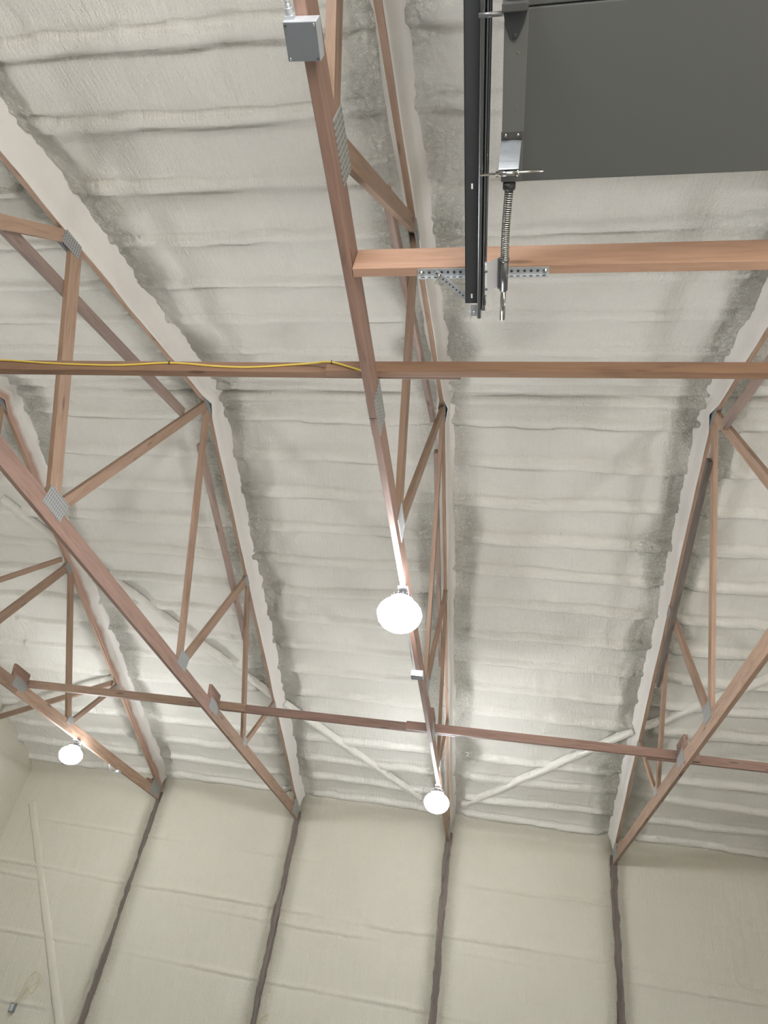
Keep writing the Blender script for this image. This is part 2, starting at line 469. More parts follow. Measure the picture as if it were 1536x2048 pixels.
# near eave wall with the doorway behind the camera, floor, yard
DX0, DX1, DH = -0.12, 3.56, 3.56
bm = bmesh.new()
ztn = ZS - SL * (YR - YN) + .05
for x0, x1, z0, z1 in ((X0 - .1, DX0, 0, ztn), (DX1, X1 + .1, 0, ztn), (DX0, DX1, DH, ztn)):
    add_box(bm, ((x0 + x1) / 2, YN - .08, (z0 + z1) / 2), (x1 - x0, .16, z1 - z0))
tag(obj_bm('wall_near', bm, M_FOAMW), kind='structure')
bm = bmesh.new(); add_box(bm, ((X0 + X1) / 2, (YN + YF) / 2 + .1, -.06), (X1 - X0 + .4, YF - YN + .5, .12))
tag(obj_bm('floor', bm, M_CONC), kind='structure')
bm = bmesh.new(); add_box(bm, (0, -22.7, -.10), (80, 40, .10))
tag(obj_bm('ground', bm, M_GRASS), kind='structure')
bm = bmesh.new()  # roof sheets over the foam so no sky leaks in
for sg in (-1, 1):
    ym = YR + sg * 3.6; ang = -sg * math.atan(SL)
    add_box(bm, ((X0 + X1) / 2, ym, ZS + .17 - SL * 3.6), (X1 - X0 + .5, 7.65, .03), Matrix.Rotation(ang, 3, 'X'))
tag(obj_bm('roof', bm, M_GALV), kind='structure')

# ------------------------------------------------------------------ trusses
def coat(parent, xk, mat, seed, amount=0.012, side=0.0):
    """spray foam climbing down both sides of the top chord"""
    ys = np.concatenate([np.arange(YN + .12, YR, 0.03), [YR], np.arange(YR + .03, YF - .1, 0.03)])
    parts_p, parts_t, quads = [], [], []
    base = 0
    for sg in (-1, 1):
        rows = []
        thin = []
        for y in ys:
            n1 = float(vnoise(y * 2.0, seed + sg, 101)); n2 = float(vnoise(y * 6.5, seed + sg, 102)); n3 = float(vnoise(y * 0.9, seed + sg, 103))
            n4 = float(vnoise(y * 15, seed + sg, 104))
            b0 = amount + 0.008 * n1 + 0.004 * n2
            b0 = max(b0, 0.002)
            pk = max(0, 1 - abs(y - YR) / 0.16)
            f = 1 + 0.25 * n3 + 0.12 * n2
            prof = [(0.0185, b0), (0.0215, b0 + 0.001), (0.026 + 0.003 * n2, b0 + 0.02), (0.031 * f, 0.050), (0.035 * f + .003 * n2, 0.080), (0.039 * f + .003 * n4, 0.110),
                    (0.044 * f + 0.004 * n2, 0.140), (0.052 * f + .004 * n4, 0.170), (0.062 * f + 0.006 * n2, 0.195), (0.078 + 0.012 * n1, 0.222), (0.12, 0.30)]
            if pk > 0: prof = [(a + 0.028 * pk if i < 7 else a, z) for i, (a, z) in enumerate(prof)]
            rows.append([(xk + sg * a, y, low(y) + z) for a, z in prof])
            thin.append([1.0, .95, .85, .62, .42, .25, .1, 0, 0, 0, 0])
        R = np.array(rows); Tn = np.array(thin)
        if sg == 1: R = R[::-1].copy(); Tn = Tn[::-1].copy()
        n, mcols = R.shape[:2]
        idx = base + np.arange(n * mcols).reshape(n, mcols)
        quads.append(np.stack([idx[:-1, :-1], idx[:-1, 1:], idx[1:, 1:], idx[1:, :-1]], -1).reshape(-1, 4))
        parts_p.append(R.reshape(-1, 3)); parts_t.append(Tn.reshape(-1)); base += n * mcols
    V = np.concatenate(parts_p); T = np.concatenate(parts_t); Q = np.concatenate(quads)
    off = np.array(parent.location); V = V - off
    me = bpy.data.meshes.new('foam_coat'); me.from_pydata(V.tolist(), [], Q.tolist())
    at = me.attributes.new('thin', 'FLOAT', 'POINT'); at.data.foreach_set('value', T.astype(np.float32))
    me.polygons.foreach_set('use_smooth', [True] * len(me.polygons)); me.update()
    o = bpy.data.objects.new('foam_coat', me); me.materials.append(mat); COL.objects.link(o); o.parent = parent
    o['label'] = 'cream spray foam coat on the top chord'
    return o

def plate(parent, xk, y, z, w, h, ang=0.0, slant=0.0):
    """pressed steel nail plate, one on each face of the truss"""
    bm = bmesh.new()
    for s in (-1, 1):
        vs = add_box(bm, (0, 0, s * 0.0205), (w, h, 0.003))
        # pressed ribs along the plate
        nr = max(3, int(h / 0.017))
        for k in range(nr):
            add_box(bm, (0, (k + .5) / nr * h - h / 2, s * 0.0225), (w * .96, h / nr * .42, 0.002))
    if slant:
        for v in bm.verts: v.co.x += slant * v.co.y
    ex = Vector((0, math.cos(ang), math.sin(ang))); ez = Vector((1, 0, 0)); ey = ez.cross(ex)
    m = Matrix.Identity(4)
    for i in range(3):
        m[i][0] = ex[i]; m[i][1] = ey[i]; m[i][2] = ez[i]
    m[0][3], m[1][3], m[2][3] = xk, y, z
    return obj_bm('nail_plate', bm, M_PLATE, parent, world=m)

NODE = dict(P=(4.40, 6.27), N=(2.19, 5.57), T2=(6.62, 5.57), T3=(8.74, 4.86), B1=(3.30, 3.97), B2=(5.76, 3.97), B4=(8.00, 3.97), Bx=(0.98, 3.97), Nx=(0.12, 4.90))
A18 = math.atan(SL)
def truss(xk, label, coat_m=None, seed=0, braces=True):
    t = empty('roof_truss', (xk, YF - .1, ZB), label, 'roof truss', 'timber roof trusses')
    TH = 0.038
    v3 = lambda y, z, dx=0: (xk + dx, y, z)
    # bottom chord in three lengths, butted at the two splices
    zc = ZB + .07
    board('bottom_chord', v3(YN + .03, zc), v3(2.245, zc), .14, TH, M_CHORD, t)
    board('bottom_chord', v3(2.25, zc + .001), v3(6.79, zc + .001), .14, TH, M_TRUSS if seed in (1, 4) else M_CHORD, t)
    board('bottom_chord', v3(6.795, zc), v3(YF - .04, zc), .14, TH, M_TRUSS, t)
    # top chords
    c = 0.07 / math.cos(A18)
    board('top_chord', v3(YF - .06, low(YF - .06) + c), v3(YR, low(YR) + c), .14, TH, M_TRUSS, t, ends=(0, SL))
    board('top_chord', v3(YN + .06, low(YN + .06) + c), v3(YR, low(YR) + c), .14, TH, M_TRUSS, t, ends=(0, -SL))
    # webs, a hair thinner than the chords they die into
    def web(a, b, mt=None, d=.089, ea=.0, eb=.0):
        p = Vector((xk, *NODE[a])); q = Vector((xk, *NODE[b])); u = (q - p).normalized()
        return board('web', p + u * ea, q - u * eb, d, .0365, mt or M_TRUSS, t)
    web('N', 'B1', None, .118, .03, .02); web('P', 'B1', None, .089, .03, .05); web('P', 'B2', None, .089, .03, .05)
    web('T2', 'B2', None, .105, .02, .05); web('T2', 'B4', None, .089, .02, .03); web('T3', 'B4', None, .07, .02, .03)
    web('N', 'Bx', None, .089, .02, .03); web('Nx', 'Bx', None, .089, .02, .03)
    # nail plates
    plate(t, xk, 3.275, 4.022, .235, .15)
    plate(t, xk, 2.18, 5.49, .185, .13, A18)
    plate(t, xk, 5.775, 4.045, .215, .15)
    plate(t, xk, 6.79, 3.985, .26, .115)
    plate(t, xk, 7.985, 4.02, .13, .10)
    plate(t, xk, 6.60, 5.52, .15, .115, -A18)
    plate(t, xk, 8.72, 4.80, .10, .08, -A18)
    plate(t, xk, 2.25, 3.955, .25, .15)
    plate(t, xk, 1.03, 4.03, .23, .14)
    plate(t, xk, YF - .27, 4.0, .34, .22, 0, 0.12)
    plate(t, xk, YR, 6.27, .26, .13)
    # wedge in the heel
    board('heel_wedge', v3(YF - .62, 4.035), v3(YF - .36, 4.062), .05, .036, M_TRUSS, t)
    # upright block over the splice that the long lateral is nailed to
    board('splice_block', v3(6.60, 4.085), v3(6.90, 4.085), .135, .037, M_CHORD, t, ends=(-0.35, -0.25))
    coat(t, xk, coat_m or M_COAT, seed * 7 + 1, 0.010 if coat_m is None else 0.012)
    if braces:
        sx = -0.039
        board('web_brace', v3(1.66, 4.985, sx), v3(4.16, 5.875, sx), .089, .038, M_OLD, t)
        board('web_brace', v3(4.62, 5.905, sx), v3(7.32, 4.985, sx), .089, .038, M_GREY if seed == 4 else M_OLD, t)
    return t

truss(XA, 'timber roof truss at far left with mottled top chord and small lamp', M_COATA, 1, braces=False)
truss(XB, 'timber roof truss second from left, crossing the left side from its edge to the wall', None, 2)
truss(XC, 'timber roof truss in the middle carrying two lit lamps and a junction box', None, 3)
truss(XD, 'timber roof truss at the right edge, seen from its left side', None, 4)
truss(XE, 'unseen timber roof truss beyond the right edge, added to carry a lamp', None, 5)  # unseen truss, added to hang a lamp from and to cast shadows

# brace leaning against the far-left truss and the one running down to the gable wall
b = board('diagonal_brace', (XA - .045, 6.47, 5.545), (XA - .075, 5.15, 4.10), .060, .036, M_TRUSS)
tag(b, 'weathered timber brace above the web of the far-left truss', 'brace', 'loose timber braces')
b = board('diagonal_brace', (XA - .042, 8.63, 4.82), (X0 + .03, 9.73, 4.455), .085, .036, M_TRUSS, side=(0.4, 1, 0))
tag(b, 'long timber brace sloping from the far-left truss down to the left gable wall', 'brace', 'loose timber braces')

# ------------------------------------------------------------------ laterals over the bottom chords
ZL1 = ZB + .1415 + .0445
def lateral(x0, x1, y, mat, label, z=ZL1, dz=0.0, depth=.089):
    b = board('lateral_brace', (x0, y, z), (x1, y, z + dz), depth, .038, mat, side=(0, 1, 0))
    tag(b, label, 'lateral brace'); return b
lateral(-8.05, -0.27, 2.117, M_LAT, 'long timber lateral with the yellow cable, left of the middle truss', 4.080, 0, .076)
lateral(-0.93, 6.65, 2.079, M_LAT, 'timber lateral running right from the middle truss below the ridge, with no cable', 4.046, 0.06, .072)
lateral(-5.62, -2.80, 6.935, M_FRESH if False else M_TRUSS, 'pale timber lateral between the two leftmost trusses', ZL1 - .005)
lateral(-3.10, -0.45, 6.975, M_CHORD, 'timber lateral from the second truss from left to the middle truss', ZL1 + .002)
lateral(-0.98, 1.95, 6.935, M_CHORD, 'timber lateral from the middle truss to the right truss, low across the view', ZL1 + .004)
lateral(1.45, 4.6, 6.975, M_CHORD, 'timber lateral running right from the right truss out of view', ZL1 - .004)
# heavier header carrying the door track
b = board('header_beam', (XC + .021, 1.449, ZB + .0705), (XD - .021, 1.449, ZB + .0705), .14, .038, M_FRESH, side=(0, 1, 0))
tag(b, 'fresh salmon timber header between middle and right truss, holding the door track', 'beam')

# ------------------------------------------------------------------ posts in the far wall
for xk, lb in ((XA, 'dark weathered wall post under the far-left truss'), (XB, 'dark weathered wall post under the second truss from left'),
               (XC, 'dark weathered wall post under the middle truss below the far lamp'), (XD, 'dark weathered wall post under the right truss'), (XE, 'weathered wall post outside the right edge')):
    t = empty('wall_post', (xk, 11.27, 0), lb, 'post', 'posts in the far wall')
    for k in (-1, 0, 1):
        board('ply', (xk + k * .0385, 11.262, 0.0), (xk + k * .0385, 11.262, 4.02), .038, .12, M_GREY, t, side=(0, 1, 0), bev=.004)

# ------------------------------------------------------------------ foam-covered wind braces
def foam_brace(p0, p1, w, th, up, label, seed):
    p0 = Vector(p0); p1 = Vector(p1); L = (p1 - p0).length; ex = (p1 - p0).normalized()
    up = Vector(up).normalized(); ey = up.cross(ex).normalized(); up = ex.cross(ey)
    n = int(L / .03); rows = []
    for i in range(n + 1):
        s = i / n; c = p0 + (p1 - p0) * s
        n1 = float(vnoise(s * L * 3, seed, 7)); n2 = float(vnoise(s * L * 9, seed, 8)); r = []
        prof = [(-.5, .60), (-.47, .1), (-.38, -.25), (-.2, -.46), (0.02, -.42), (.2, -.50), (.38, -.30), (.48, .05), (.50, .60)]
        for k, (a, b) in enumerate(prof):
            n3 = float(vnoise(s * L * 7, k * 1.7 + seed, 9))
            r.append(tuple(c + ey * a * w * (1 + .05 * n1 + .04 * n3) + up * (b * th * (1 + .12 * n3) + .006 * n2)))
        rows.append(r)
    m = len(rows[0]); V = [v for r in rows for v in r]
    F = [(i * m + k, i * m + k + 1, (i + 1) * m + k + 1, (i + 1) * m + k) for i in range(n) for k in range(m - 1)]
    F += [tuple(range(m))[::-1], tuple(n * m + k for k in range(m))]
    me = bpy.data.meshes.new('foam_covered_brace'); me.from_pydata(V, [], F); me.update()
    bmx = bmesh.new(); bmx.from_mesh(me); bmesh.ops.recalc_face_normals(bmx, faces=bmx.faces); bmx.to_mesh(me); bmx.free()
    o = link('foam_covered_brace', me, M_FOAMW if seed == 6 else M_FOAM, smooth=True)
    return tag(o, label, 'brace', 'wind braces buried in foam')
def rp(x, y, d=0.125): return (x, y, low(y) + d + .045)
UPR = (0, SL, 1)
foam_brace(rp(-6.30, 5.80), rp(XA - .05, 6.49), .085, .075, UPR, 'foam-covered diagonal ridge left of the far-left truss', 1)
foam_brace(rp(XA + .05, 6.56), rp(XB - .06, 8.82), .085, .075, UPR, 'foam-covered diagonal ridge on the ceiling between the two leftmost trusses', 2)
foam_brace(rp(XB + .06, 8.93), rp(-1.12, 10.70), .085, .075, UPR, 'foam-covered diagonal ridge on the ceiling left of the far middle lamp', 3)
foam_brace(rp(-0.50, 10.74), rp(XD - .06, 8.74), .085, .075, UPR, 'foam-covered diagonal ridge on the ceiling between far middle lamp and right truss', 4)
foam_brace(rp(XD + .06, 8.66), rp(XE - .06, 6.75), .085, .075, UPR, 'foam-covered diagonal ridge on the ceiling right of the right truss', 5)
foam_brace((-7.80, 11.185, 3.56), (-5.70, 11.185, .55), .13, .035, (0, 1, 0), 'foam-covered diagonal ridge on the far wall in the left corner', 6)

# ------------------------------------------------------------------ lamps
def lamp(x, y, label, group='round high-bay lamps'):
    t = empty('high_bay_lamp', (x, y, ZB), label, 'lamp', group)
    cz = 3.705
    bm = bmesh.new()
    add_lathe(bm, [(0, .128), (.030, .128), (.040, .120), (.042, .100), (.066, .096), (.078, .090), (.080, .072), (.076, .066), (0, .066)], (x, y, cz))
    for k in range(14):
        a = 2 * math.pi * k / 14
        add_box(bm, (x + .055 * math.cos(a), y + .055 * math.sin(a), cz + .100), (.040, .003, .020), Matrix.Rotation(a, 3, 'Z'))
    obj_bm('housing', bm, M_BODY, t)
    bm = bmesh.new()
    add_lathe(bm, [(.077, .068), (.100, .056), (.122, .038), (.138, .016), (.145, -.004), (.144, -.012)], (x, y, cz))
    obj_bm('refractor', bm, M_GLOW, t, True)
    bm = bmesh.new()
    add_lathe(bm, [(.144, -.010), (.149, -.014), (.150, -.022), (.145, -.048), (.132, -.080), (.108, -.108), (.076, -.128), (.04, -.139), (0, -.142)], (x, y, cz))
    obj_bm('lens', bm, M_LAMP, t, True)
    bm = bmesh.new()
    ring = [(x, y + .016 * math.cos(a), cz + .138 + .014 * math.sin(a)) for a in np.linspace(0, 2 * math.pi, 17)]
    add_tube(bm, ring, .003, 6)
    add_tube(bm, [(x, y, cz + .148), (x, y, ZB - .012), (x, y + .004, ZB + .01)], .0035, 6)
    obj_bm('hook', bm, M_GALV, t, True)
    bm = bmesh.new(); add_box(bm, (x, y, ZB - .008), (.07, .09, .014), bev=.003)
    obj_bm('mount_plate', bm, M_GALV, t)
    bm = bmesh.new()
    add_tube(bm, [(x + .02, y, cz + .115), (x + .05, y + .02, cz + .135), (x + .045, y + .05, ZB - .05), (x + .012, y + .09, ZB - .012)], .004, 6)
    obj_bm('cord', bm, M_GALV, t, True)
    return t
lamp(XC, 3.838, 'largest glowing round lamp, hung under the middle truss')
lamp(XC, 8.30, 'glowing round lamp near the far wall under the middle truss')
lamp(XA, 8.337, 'small glowing round lamp at lower left under the far-left truss')
lamp(XA, 3.838, 'unseen round lamp added left of the view under the far-left truss')  # unseen lamp, added to light the left of the room
lamp(XE, 3.838, 'unseen round lamp added right of the view, near the ridge')  # unseen lamp, added for room light and the truss shadows on the ceiling
lamp(XC, -0.62, 'unseen round lamp added behind the viewer under the middle truss')  # unseen lamp, added to light the near timbers and ceiling

# ------------------------------------------------------------------ boxes, conduit, cable
def jbox(x, y, z, sx, sy, sz, label, rot=0.0, small=False):
    t = empty('junction_box', (x, y, z + sz / 2), label, 'junction box')
    R = Matrix.Rotation(rot, 3, 'Z')
    bm = bmesh.new(); add_box(bm, (x, y, z), (sx, sy, sz), R, .003)
    obj_bm('box_body', bm, M_GALV, t)
    bm = bmesh.new(); add_box(bm, (x, y, z - sz / 2 - .001), (sx * .97, sy * .97, .003), R, .0012)
    obj_bm('cover', bm, M_BOX, t)
    for k, (a, b) in enumerate(((-1, -1), (1, -1), (-1, 1), (1, 1))):
        p = R @ Vector((a * sx * .42, b * sy * .42, 0)) + Vector((x, y, z - sz / 2 - .0035))
        bm = bmesh.new(); add_lathe(bm, [(0, -.0015), (.0035, -.001), (.0042, .001), (0, .0012)], p, 12)
        obj_bm('screw', bm, M_CHROME if k in (1, 2) else M_SLOT, t, True)
    return t
jb = jbox(XC + .003, .640, ZB - .030, .103, .103, .054, 'square galvanised junction box under the middle truss at the top of the view', 0.05)
bm = bmesh.new(); add_box(bm, (XC - .028, .583, ZB - .030), (.026, .012, .026), bev=.002)
add_cyl(bm, (XC - .028, .588, ZB - .03), (XC - .028, .560, ZB - .03), .012, n=16)
obj_bm('connector', bm, M_GALV, jb)
# armoured flexible conduit, ribbed
bm = bmesh.new(); pts = []; rr = []
for i in range(0, 420):
    s = i / 419; y = .565 - s * 1.1
    pts.append((XC - .028 - .012 * math.sin(s * 3.0), y, ZB - .030 + .013 * math.sin(s * 2.4))); rr.append(.0078 + .0016 * math.sin(i * math.pi / 2))
add_tube(bm, pts, rr, 12)
tag(obj_bm('flexible_conduit', bm, M_GALV, smooth=True), 'ribbed metal flexible conduit entering the square box at top', 'conduit')
jb2 = jbox(XC - .005, 5.14, ZB - .028, .10, .085, .05, 'small pale junction box under the middle truss between the two lamps', 0.0)
bm = bmesh.new()
add_tube(bm, [(XC - .03, 5.05, ZB - .012), (XC - .03, 4.7, ZB - .008), (XC - .028, 4.2, ZB - .010), (XC - .025, 3.93, ZB - .012)], .006, 8)
tag(obj_bm('lamp_cable', bm, M_GALV, smooth=True), 'thin grey cable along the middle truss from small box to large lamp', 'cable')
# fitting and drooping wire on the far-left truss
t = empty('cable_fitting', (XA, 9.62, ZB), 'small metal cable fitting under the far-left truss right of the small lamp', 'cable fitting')
bm = bmesh.new(); add_box(bm, (XA + .01, 9.62, ZB - .020), (.05, .09, .036), bev=.004)
obj_bm('clamp', bm, M_GALV, t)
bm = bmesh.new(); add_tube(bm, [(XA - .01, 9.58, ZB - .02), (XA - .02, 9.50, ZB - .065), (XA - .015, 9.40, ZB - .05), (XA, 9.33, ZB - .004)], .006, 8)
obj_bm('wire_loop', bm, M_GALV, t, True)
# yellow cable stapled along the left lateral
ycab = [(-3.9, 2.093, 4.105), (-3.3, 2.093, 4.110), (-2.846, 2.093, 4.112), (-2.51, 2.093, 4.088), (-2.116, 2.093, 4.076), (-1.805, 2.093, 4.099), (-1.54, 2.093, 4.076),
        (-1.348, 2.093, 4.070), (-1.12, 2.092, 4.092), (-1.00, 2.075, 4.085), (-.945, 2.053, 4.068), (-.895, 2.053, 4.063), (-.805, 2.053, 4.029), (-.735, 2.053, 4.002), (XC - .022, 2.053, 3.990)]
def spline(P, n=8):
    P = [Vector(p) for p in P]; out = []
    for i in range(len(P) - 1):
        a, b, c, d = P[max(i - 1, 0)], P[i], P[i + 1], P[min(i + 2, len(P) - 1)]
        for k in range(n):
            t = k / n
            out.append(.5 * (2 * b + (c - a) * t + (2 * a - 5 * b + 4 * c - d) * t * t + (3 * b - a - 3 * c + d) * t ** 3))
    return out + [P[-1]]
t = empty('yellow_cable', (-2.4, 2.055, 4.02), 'yellow electrical cable stapled along the left lateral', 'cable')
bm = bmesh.new(); add_tube(bm, spline(ycab), .0052, 8); obj_bm('jacket', bm, M_YEL, t, True)
for x, z in ((-1.805, 4.099), (-.905, 4.064), (-2.86, 4.112)):
    bm = bmesh.new(); add_box(bm, (x, 2.091 if x < -1 else 2.053, z), (.004, .016, .018)); obj_bm('staple', bm, M_DARKST, t)
# outlet box and loop of wire on the far wall
t = empty('outlet_box', (-6.661, 11.17, .884), 'small grey outlet box with a loop of pale wire on the far wall, lower left', 'outlet box')
bm = bmesh.new(); add_box(bm, (-6.661, 11.165, .884), (.075, .05, .11), bev=.004)
obj_bm('box_body', bm, M_BOX, t)
bm = bmesh.new(); add_box(bm, (-6.661, 11.139, .884), (.05, .004, .08), bev=.001)
obj_bm('cover', bm, M_GALV, t)
bm = bmesh.new()
add_tube(bm, spline([(-6.64, 11.14, .93), (-6.60, 11.13, 1.08), (-6.57, 11.12, 1.24), (-6.50, 11.12, 1.33), (-6.44, 11.12, 1.30), (-6.40, 11.12, 1.18), (-6.43, 11.12, 1.08), (-6.53, 11.12, 1.14), (-6.56, 11.13, 1.05), (-6.63, 11.14, .93)]), .005, 6)
add_tube(bm, spline([(-6.63, 11.14, .93), (-6.55, 11.12, 1.05), (-6.46, 11.11, 1.17), (-6.40, 11.11, 1.22), (-6.40, 11.12, 1.30), (-6.48, 11.12, 1.36)]), .004, 6)
obj_bm('wire_loop', bm, M_PALE, t, True)
# thin loose wire low on the far wall between second and middle post
bm = bmesh.new()
add_tube(bm, spline([(-2.93, 11.17, 1.38), (-3.03, 11.15, 1.30), (-3.08, 11.15, 1.12), (-3.07, 11.15, .95)]), .005, 6)
add_tube(bm, spline([(-3.02, 11.15, 1.30), (-3.00, 11.14, 1.15), (-2.94, 11.14, 1.02), (-2.92, 11.14, .95)]), .004, 6)
tag(obj_bm('loose_wire', bm, M_PALE, smooth=True), 'thin loose wire curling on the far wall right of the second post', 'wire')

# ------------------------------------------------------------------ overhead door, open
DZ = 3.80; DL = -0.086; DR = 3.53; DE = 1.078
t = empty('overhead_door', (DL, DE, DZ), 'grey sectional overhead door, open flat below the roof at upper right', 'garage door')
seams = [DE, .597, .065, -.467, -1.0, -1.53, -2.05]
for i in range(len(seams) - 1):
    y1, y0 = seams[i], seams[i + 1] + .004
    bm = bmesh.new(); add_box(bm, ((DL + DR) / 2, (y0 + y1) / 2, DZ + .026), (DR - DL, y1 - y0, .045), bev=.004)
    s = obj_bm('door_section', bm, M_DOOR, t)
    for xx in (DL + .034, DR - .034):
        bm = bmesh.new(); add_box(bm, (xx, (y0 + y1) / 2, DZ + .0015), (.066, y1 - y0 - .004, .006), bev=.0015)
        for q in (.12, .22, .52, .80):
            add_lathe(bm, [(0, -.001), (.0035, -.0005), (.004, .001)], (xx + .008 * (1 if q > .2 else -1), y0 + q * (y1 - y0), DZ - .0022), 10)
        obj_bm('end_stile', bm, M_STILE, s)
# top corner fixture with its roller
f = obj_bm('roller_bracket', (lambda b: (add_box(b, (DL + .032, .928, DZ - .004), (.068, .022, .005), bev=.001), b)[1])(bmesh.new()), M_DARKST, t)
bm = bmesh.new()   # bowed galvanised plate
prof = []
for k in range(11):
    s = k / 10; prof.append((.938 - s * -.0 + s * .085, DZ - .004 - .030 * math.sin(s * 1.7)))
vs = [[bm.verts.new((xx - .0006 * s_, y, z)) for xx in (DL - .002, DL + .062)] for s_, (y, z) in enumerate(prof)]
for a, b_ in zip(vs, vs[1:]): bm.faces.new((a[0], a[1], b_[1], b_[0]))
r = bmesh.ops.solidify(bm, geom=bm.faces[:], thickness=.003)
bmesh.ops.recalc_face_normals(bm, faces=bm.faces)
o = obj_bm('bowed_plate', bm, M_GALV, f, True); o['label'] = 'bright bowed steel plate'
bm = bmesh.new()
add_cyl(bm, (-.152, 1.036, DZ - .030), (.048, 1.030, DZ - .030), .0042, n=12)
add_cyl(bm, (DL - .016, 1.035, DZ - .030), (DL + .052, 1.033, DZ - .030), .0085, n=14)
add_cyl(bm, (DL + .050, 1.033, DZ - .030), (DL + .058, 1.033, DZ - .030), .012, n=8)
obj_bm('roller_stem', bm, M_CHROME, f, True)
bm = bmesh.new()
for xx in (DL + .012, DL + .050):
    add_lathe(bm, [(0, -.004), (.004, -.003), (.006, 0), (0, .001)], (xx, .927, DZ - .007), 10)
obj_bm('bolt', bm, M_CHROME, f, True)
# edge hinge with leaf at each seam
for si in (1, 2, 3):
    ys_ = seams[si]
    h = obj_bm('hinge', (lambda b: (add_box(b, (DL + .030, ys_ - .04, DZ - .004), (.070, .09, .005), bev=.001), b)[1])(bmesh.new()), M_DARKST, t)
    bm = bmesh.new()   # pointed leaf
    P = [(-.034, .012), (.034, .012), (.026, .045), (.010, .078), (.0, .084), (-.010, .080), (-.026, .045)]
    top = [bm.verts.new((DL + .030 + a, ys_ + b_ - .006, DZ - .0022)) for a, b_ in P]
    bot = [bm.verts.new((DL + .030 + a * .95, ys_ + b_ - .006, DZ - .0062)) for a, b_ in P]
    bm.faces.new(top); bm.faces.new(bot[::-1])
    for q in range(len(P)): bm.faces.new((top[q], bot[q], bot[(q + 1) % len(P)], top[(q + 1) % len(P)]))
    add_lathe(bm, [(0, -.005), (.005, -.004), (.007, 0), (0, .001)], (DL + .031, ys_ + .064, DZ - .0075), 10)
    bmesh.ops.recalc_face_normals(bm, faces=bm.faces)
    obj_bm('leaf', bm, M_BLACK, h)
    bm = bmesh.new()
    add_box(bm, (DL + .030, ys_ - .010, DZ - .020), (.072, .022, .030), bev=.004)
    add_box(bm, (DL + .028, ys_ - .055, DZ - .024), (.060, .050, .006), Matrix.Rotation(.35, 3, 'X'), .002)
    obj_bm('knuckle', bm, M_DARKST, h)
    bm = bmesh.new(); add_cyl(bm, (-.155, ys_ + .004, DZ - .028), (DL - .002, ys_ + .004, DZ - .028), .0065, n=12)
    obj_bm('roller_stem', bm, M_DARKST, h, True)

# track: black angle beside a rolled steel channel
t = empty('door_track', (-.17, 1.6, DZ), 'black angle and steel track of the open door, running straight up the view', 'door track')
bm = bmesh.new()
yy0, yy1 = -2.3, 1.548
def tbox(bm, x, z, sx, sz, y0, y1, bev=.0012): add_box(bm, (x, (y0 + y1) / 2, z), (sx, y1 - y0, sz), bev=bev)
skew = Matrix.Identity(3)
tbox(bm, -.192, 3.812, .046, .004, yy0, yy1); tbox(bm, -.2135, 3.835, .004, .05, yy0, yy1)
for v in bm.verts: v.co.x += (1.548 - v.co.y) * .0165
o = obj_bm('angle_iron', bm, M_BLACK, t)
bm = bmesh.new()
for y in (1.09, 1.515, .3, -.4):
    add_box(bm, (-.190 + (1.548 - y) * .0165, y, 3.8095), (.006, .018, .0015), bev=.0005)
s_ = obj_bm('slot', bm, M_WHITE, o)
bm = bmesh.new()
ys0, ys1 = -2.3, 1.600
# C channel with rolled lip
tbox(bm, -.166, 3.812, .004, .050, ys0, ys1); tbox(bm, -.153, 3.836, .026, .003, ys0, ys1)
add_cyl(bm, (-.1600, ys0, 3.7915), (-.1600, ys1, 3.7915), .0085, n=20)
add_cyl(bm, (-.1425, ys0, 3.8315), (-.1425, ys1 - .03, 3.8315), .006, n=16)
tbox(bm, -.1475, 3.806, .003, .045, ys0, ys1 - .035)
for v in bm.verts: v.co.x += (1.6 - v.co.y) * .0165
obj_bm('channel', bm, M_TRACK, t, False)
bm = bmesh.new()
add_box(bm, (-.183, 1.585, 3.816), (.026, .050, .003), bev=.001); add_box(bm, (-.195, 1.600, 3.809), (.003, .03, .018), bev=.0008)
add_lathe(bm, [(0, -.004), (.0045, -.003), (.006, 0), (0, .001)], (-.182, 1.592, 3.813), 10)
obj_bm('end_bracket', bm, M_GALV, t)
# bumper spring on its own plate and tube
bm = bmesh.new()
V = [(-.1385, 1.378, 3.812), (-.1345, 1.505, 3.812), (-.078, 1.462, 3.800), (-.080, 1.345, 3.800)]
vs = [bm.verts.new(v) for v in V]; bm.faces.new(vs); bmesh.ops.solidify(bm, geom=bm.faces[:], thickness=.003)
add_box(bm, (-.1365, 1.44, 3.808), (.006, .125, .020), bev=.001)
bmesh.ops.recalc_face_normals(bm, faces=bm.faces)
bp = obj_bm('bumper_plate', bm, M_WHITE, t); bp['label'] = 'pale bumper plate'
bm = bmesh.new()
add_box(bm, (-.1415, 1.44, 3.808), (.006, .135, .030), bev=.001)
for y in (1.40, 1.475): add_cyl(bm, (-.140, y, 3.792), (-.128, y, 3.792), .004, n=10)
obj_bm('clamp', bm, M_DARKST, bp)
t2 = empty('spring_bumper', (-.066, 1.4, DZ), 'coil spring bumper with chrome plunger at the end of the open door', 'spring')
bm = bmesh.new()
pts = []
turns = 34
for i in range(turns * 14 + 1):
    s = i / (turns * 14); a = i / 14 * 2 * math.pi
    y = 1.102 + s * .262; x = -.0585 - .0085 * s - .003 * math.sin(s * math.pi)
    pts.append((x + .0128 * math.cos(a), y, 3.797 + .0128 * math.sin(a)))
add_tube(bm, pts, .0026, 6); obj_bm('coil', bm, M_CHROME, t2, True)
bm = bmesh.new(); add_cyl(bm, (-.0585, 1.10, 3.797), (-.067, 1.37, 3.797), .0085, n=14); obj_bm('rod', bm, M_RUBBER, t2, True)
bm = bmesh.new()
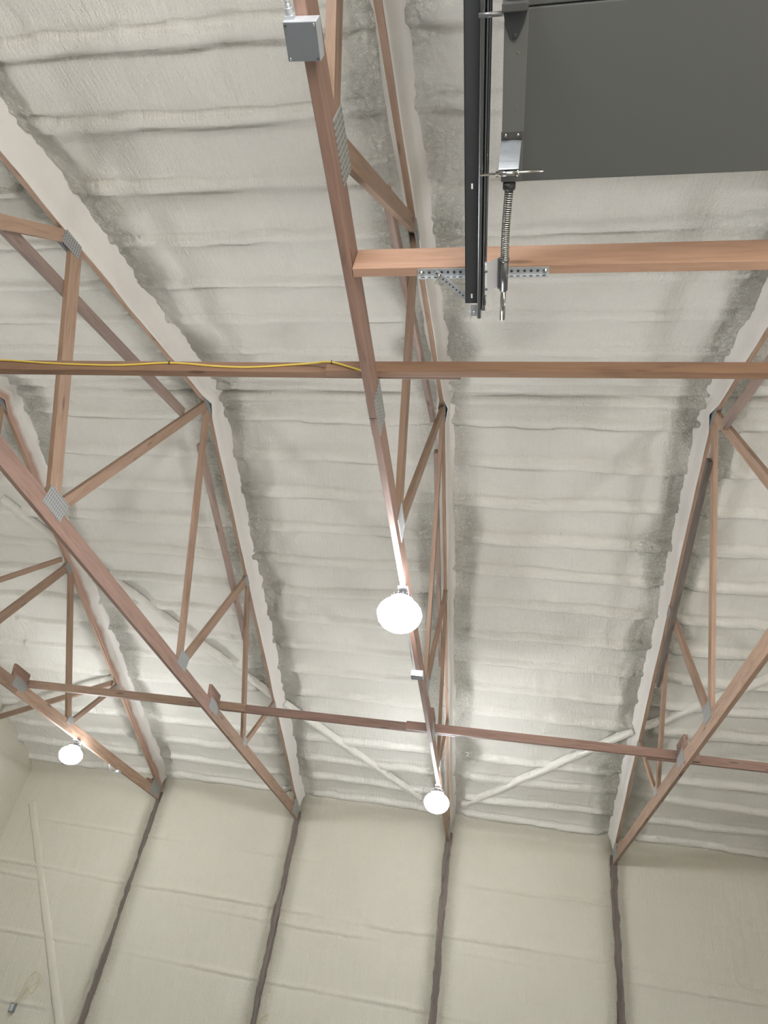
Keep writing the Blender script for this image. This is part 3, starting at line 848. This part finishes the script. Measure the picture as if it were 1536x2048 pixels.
add_cyl(bm, (-.0583, 1.079, 3.797), (-.0585, 1.096, 3.797), .021, n=24); add_cyl(bm, (-.0583, 1.094, 3.797), (-.0587, 1.106, 3.797), .020, .013, n=24)
obj_bm('rubber_cap', bm, M_RUBBER, t2, True)
bm = bmesh.new(); add_cyl(bm, (-.067, 1.350, 3.795), (-.0685, 1.480, 3.795), .0150, n=28); add_cyl(bm, (-.067, 1.350, 3.795), (-.067, 1.357, 3.795), .0175, n=28)
add_box(bm, (-.0815, 1.412, 3.797), (.020, .125, .010), bev=.002)
obj_bm('sleeve', bm, M_DARKST, t2, True)
bm = bmesh.new(); add_cyl(bm, (-.0685, 1.478, 3.795), (-.070, 1.610, 3.795), .0105, n=24); obj_bm('plunger', bm, M_CHROME, t2, True)

# perforated angle under the header and its sway strap
t = empty('perforated_angle', (-.155, 1.45, ZB), 'galvanised perforated angle under the fresh timber header', 'perforated angle')
xa, xb = -.405, .098
bm = bmesh.new(); tbox2 = add_box
add_box(bm, ((xa + xb) / 2, 1.452, ZB - .0025), (xb - xa, .034, .003), bev=.0008)
add_box(bm, ((xa + xb) / 2, 1.4685, ZB - .010), (xb - xa, .003, .018), bev=.0008)
a_ = obj_bm('angle', bm, M_GALV, t)
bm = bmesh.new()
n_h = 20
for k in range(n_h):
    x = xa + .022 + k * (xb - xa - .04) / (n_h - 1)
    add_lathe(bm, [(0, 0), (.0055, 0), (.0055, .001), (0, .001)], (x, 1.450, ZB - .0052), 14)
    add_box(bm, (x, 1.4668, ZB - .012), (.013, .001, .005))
obj_bm('hole_shade', bm, M_SLOT, a_)  # flat dark discs and strips painted for shade in the holes, nothing is cut
for x in (xa + .014, xb - .014):
    bm = bmesh.new(); add_lathe(bm, [(0, -.009), (.006, -.007), (.0065, -.002), (.0095, -.001), (.0095, .001), (0, .0015)], (x, 1.452, ZB - .0045), 14)
    obj_bm('bolt', bm, M_CHROME, t, True)
b = board('sway_strap', (-.335, 1.440, ZB - .016), (-.195, 1.560, 3.838), .024, .0035, M_GALV, side=(.3, .2, 1), bev=.0006)
tag(b, 'perforated metal strap slanting from the angle to the track end', 'strap')
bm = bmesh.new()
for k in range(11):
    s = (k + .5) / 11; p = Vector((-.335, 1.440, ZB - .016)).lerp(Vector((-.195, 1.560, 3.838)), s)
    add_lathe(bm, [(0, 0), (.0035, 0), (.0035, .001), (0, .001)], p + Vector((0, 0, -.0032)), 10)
obj_bm('hole_shade', bm, M_SLOT, b)  # dark discs stand in for the shade inside the strap holes
bm = bmesh.new(); add_lathe(bm, [(0, -.012), (.005, -.010), (.006, -.002), (.008, 0), (0, .001)], (-.318, 1.452, ZB - .021), 12)
obj_bm('bolt', bm, M_CHROME, b, True)
